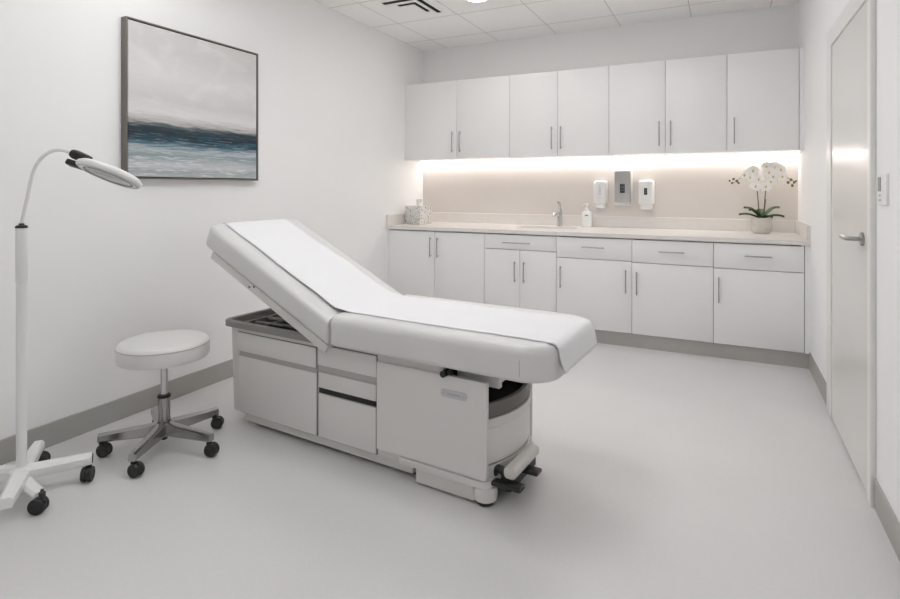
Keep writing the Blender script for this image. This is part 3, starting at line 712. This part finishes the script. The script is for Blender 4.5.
# head-end tray
lp = []
for d_, z in ((.018, .516), (.0, .522), (.0, .548), (.004, .553), (.030, .553), (.034, .549), (.036, .524)):
    lp.append([(x, y, z) for x, y in rrect(-.142 + d_, .665 - d_, -.018 + d_, W0 + .012 - d_, max(.055 - d_, .015), 6)])
MB().loops(lp, True, False).make('tray_rim', M['trim'], et)
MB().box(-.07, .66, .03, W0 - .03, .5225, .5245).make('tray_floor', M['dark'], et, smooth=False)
m = MB()
for (p0, p1, r_) in (((.0, .10, .531), (.55, .16, .531), .008), ((-.02, .20, .531), (.60, .22, .533), .010), ((.05, .32, .531), (.60, .30, .531), .008), ((.10, .08, .531), (.14, .38, .531), .007)): m.cyl(p0, p1, r_, n=12)
m.make('lift_linkage', M['trim'], et)
# seat frame, knob
MB().box(.66, 1.50, .012, W0 - .012, .519, .541, .003, 1).make('seat_frame', M['trim'], et)
m = MB(); m.box(1.42, 1.60, .03, .43, .512, .5405, .004, 1); m.make('seat_bracket', M['tbody'], et)
m = MB(); m.cyl((1.283, .02, .503), (1.283, -.030, .503), .014, n=20, bev=.002); m.cyl((1.283, .0, .503), (1.315, -.008, .508), .009, n=12); m.make('adjust_knob', M['black'], et)
# cushions
Y0, Y1 = -.070, .568
ZS0, ZS1 = .5415, .682
seat = puff(.690, 1.762, Y0, Y1, ZS0, ZS1, (.03, .13, .13, .03),   .040, .024, (.45, 1, 1, 1)).make('seat_cushion', M['vinyl'], et, angle=60)
m = MB()
for y, s in ((Y0, 1), (Y1, -1)):
    m.box(1.642, 1.6436, y - .0006 if s > 0 else y - .001, y + .001 if s > 0 else y + .0006, .568, .630)
m.make('side_seam', M['groove'], seat, smooth=False)
BA = 24.8
# local frame of the backrest: +x up towards the head, z out of the padded face
bmx = Matrix.Translation((.674, 0, .540)) @ Matrix(((-math.cos(R(BA)), 0, math.sin(R(BA)), 0), (0, 1, 0, 0), (math.sin(R(BA)), 0, math.cos(R(BA)), 0), (0, 0, 0, 1)))
bk = puff(.0, 1.012, Y0, Y1, 0, .130, (.02, .06, .06, .02), .036, .026, (.35, 1, 1, 1))
for v_ in bk.bm.verts:
    v_.co = bmx @ v_.co
    v_.co.x = min(v_.co.x, .6865)          # the lower end is cut square to butt against the seat
bk.make('backrest_cushion', M['vinyl'], et, angle=60)
m = MB(); m.box(.01, .90, Y0 + .055, Y1 - .055, -.036, -.0008, .004, 1, bmx); fb_ = m.make('backrest_frame', M['tbody'], et)
for ya in (Y0 + .014, Y1 - .03): MB().box(.0, .92, ya, ya + .016, -.044, -.0015, .002, 1, bmx).make('side_rail', M['tbody'], fb_)
m = MB()
for x in (.545, .575): m.box(x, x + .012, Y0 + .0125, Y0 + .0145, -.012 - (x - .545) * .6, -.004 - (x - .545) * .6, 0, 1, bmx)
m.make('rail_clip', M['dark'], fb_, smooth=False)

# paper sheet lying over the cushions
pp = thing('paper_sheet', 'white paper sheet lying along the examination table from backrest to foot', 'paper', (-2.311, 2.146, 0), TH)
prof = []
def P(x, z, mx=None):
    q = Vector((x, 0, z)); q = (mx @ q) if mx is not None else q; prof.append((q.x, q.z))
e = .0022
P(1.015, .074, bmx)
for a in (10, 35, 60, 85): P(.976 + (.036 + e) * math.cos(R(a)), .094 + (.036 + e) * math.sin(R(a)), bmx)
for t in [i / 14 for i in range(1, 15)]: P(.974 - t * .86, .130 + e, bmx)
P(.086, .130 + e + .001, bmx)
sx = [.728, .75, .78, .86, .95, 1.05, 1.15, 1.25, 1.35, 1.45, 1.55, 1.63, 1.70, 1.724]
for x in sx: P(x, ZS1 + e + (.004 if x == .728 else 0))
for a in (75, 55, 35, 15, 2): P(1.728 + (.034 + e) * math.cos(R(a)), ZS1 - .034 + (.034 + e) * math.sin(R(a)))
for k, z in enumerate((.632, .618, .604, .590, .577)): P(1.7648 + .001 + .0015 * k, z)
ny = 22; rows = []
PY_0, PY_1 = .022, .468
for i, (x, z) in enumerate(prof):
    row = []
    hang = max(0, i - (len(prof) - 6)) / 5
    for k in range(ny + 1):
        t = k / ny; y = PY_0 + (PY_1 - PY_0) * t + .003 * math.sin(i * .9) * (1 if t < .5 else -1) * (abs(t - .5) * 2) ** 4
        dx = hang * (.002 * math.sin(t * 9 + .5) + .006 + .008 * (1 - min(1, t * 6)))
        dz = .0012 * (1 + math.sin(i * 1.7 + t * 5)) * .5
        row.append((x + dx, y, z + (dz if hang == 0 else -.006 * hang * math.sin(t * 4))))
    rows.append(row)
m = MB(); m.loops(rows, False, False, closed=False)
po = m.make('paper', M['paper'], pp, angle=80)
so = po.modifiers.new('thickness', 'SOLIDIFY'); so.thickness = .0008; so.offset = 1

# ------------------------------------------------------------------ camera and view
cam = bpy.data.cameras.new('camera'); co = bpy.data.objects.new('camera', cam); COL.objects.link(co)
cam.sensor_fit = 'HORIZONTAL'; cam.sensor_width = 36.0; cam.lens = 552.409 / 900 * 36
cam.shift_y = -(299.5 - 187.692) / 900
cam.clip_start = 0.05
co.location = (0, 0, 1.269); co.rotation_euler = (PI / 2, 0, R(26.398))
SC.camera = co
SC.cycles.max_bounces = 20; SC.cycles.diffuse_bounces = 14; SC.cycles.glossy_bounces = 6
wd = bpy.data.worlds.new('world'); SC.world = wd; wd.use_nodes = True
wd.node_tree.nodes['Background'].inputs['Color'].default_value = (1, 1, 1, 1); wd.node_tree.nodes['Background'].inputs['Strength'].default_value = 0.3
vs = SC.view_settings
vs.view_transform = 'Standard'; vs.look = 'None'; vs.gamma = 1.0; vs.use_curve_mapping = False; vs.exposure = 0.06
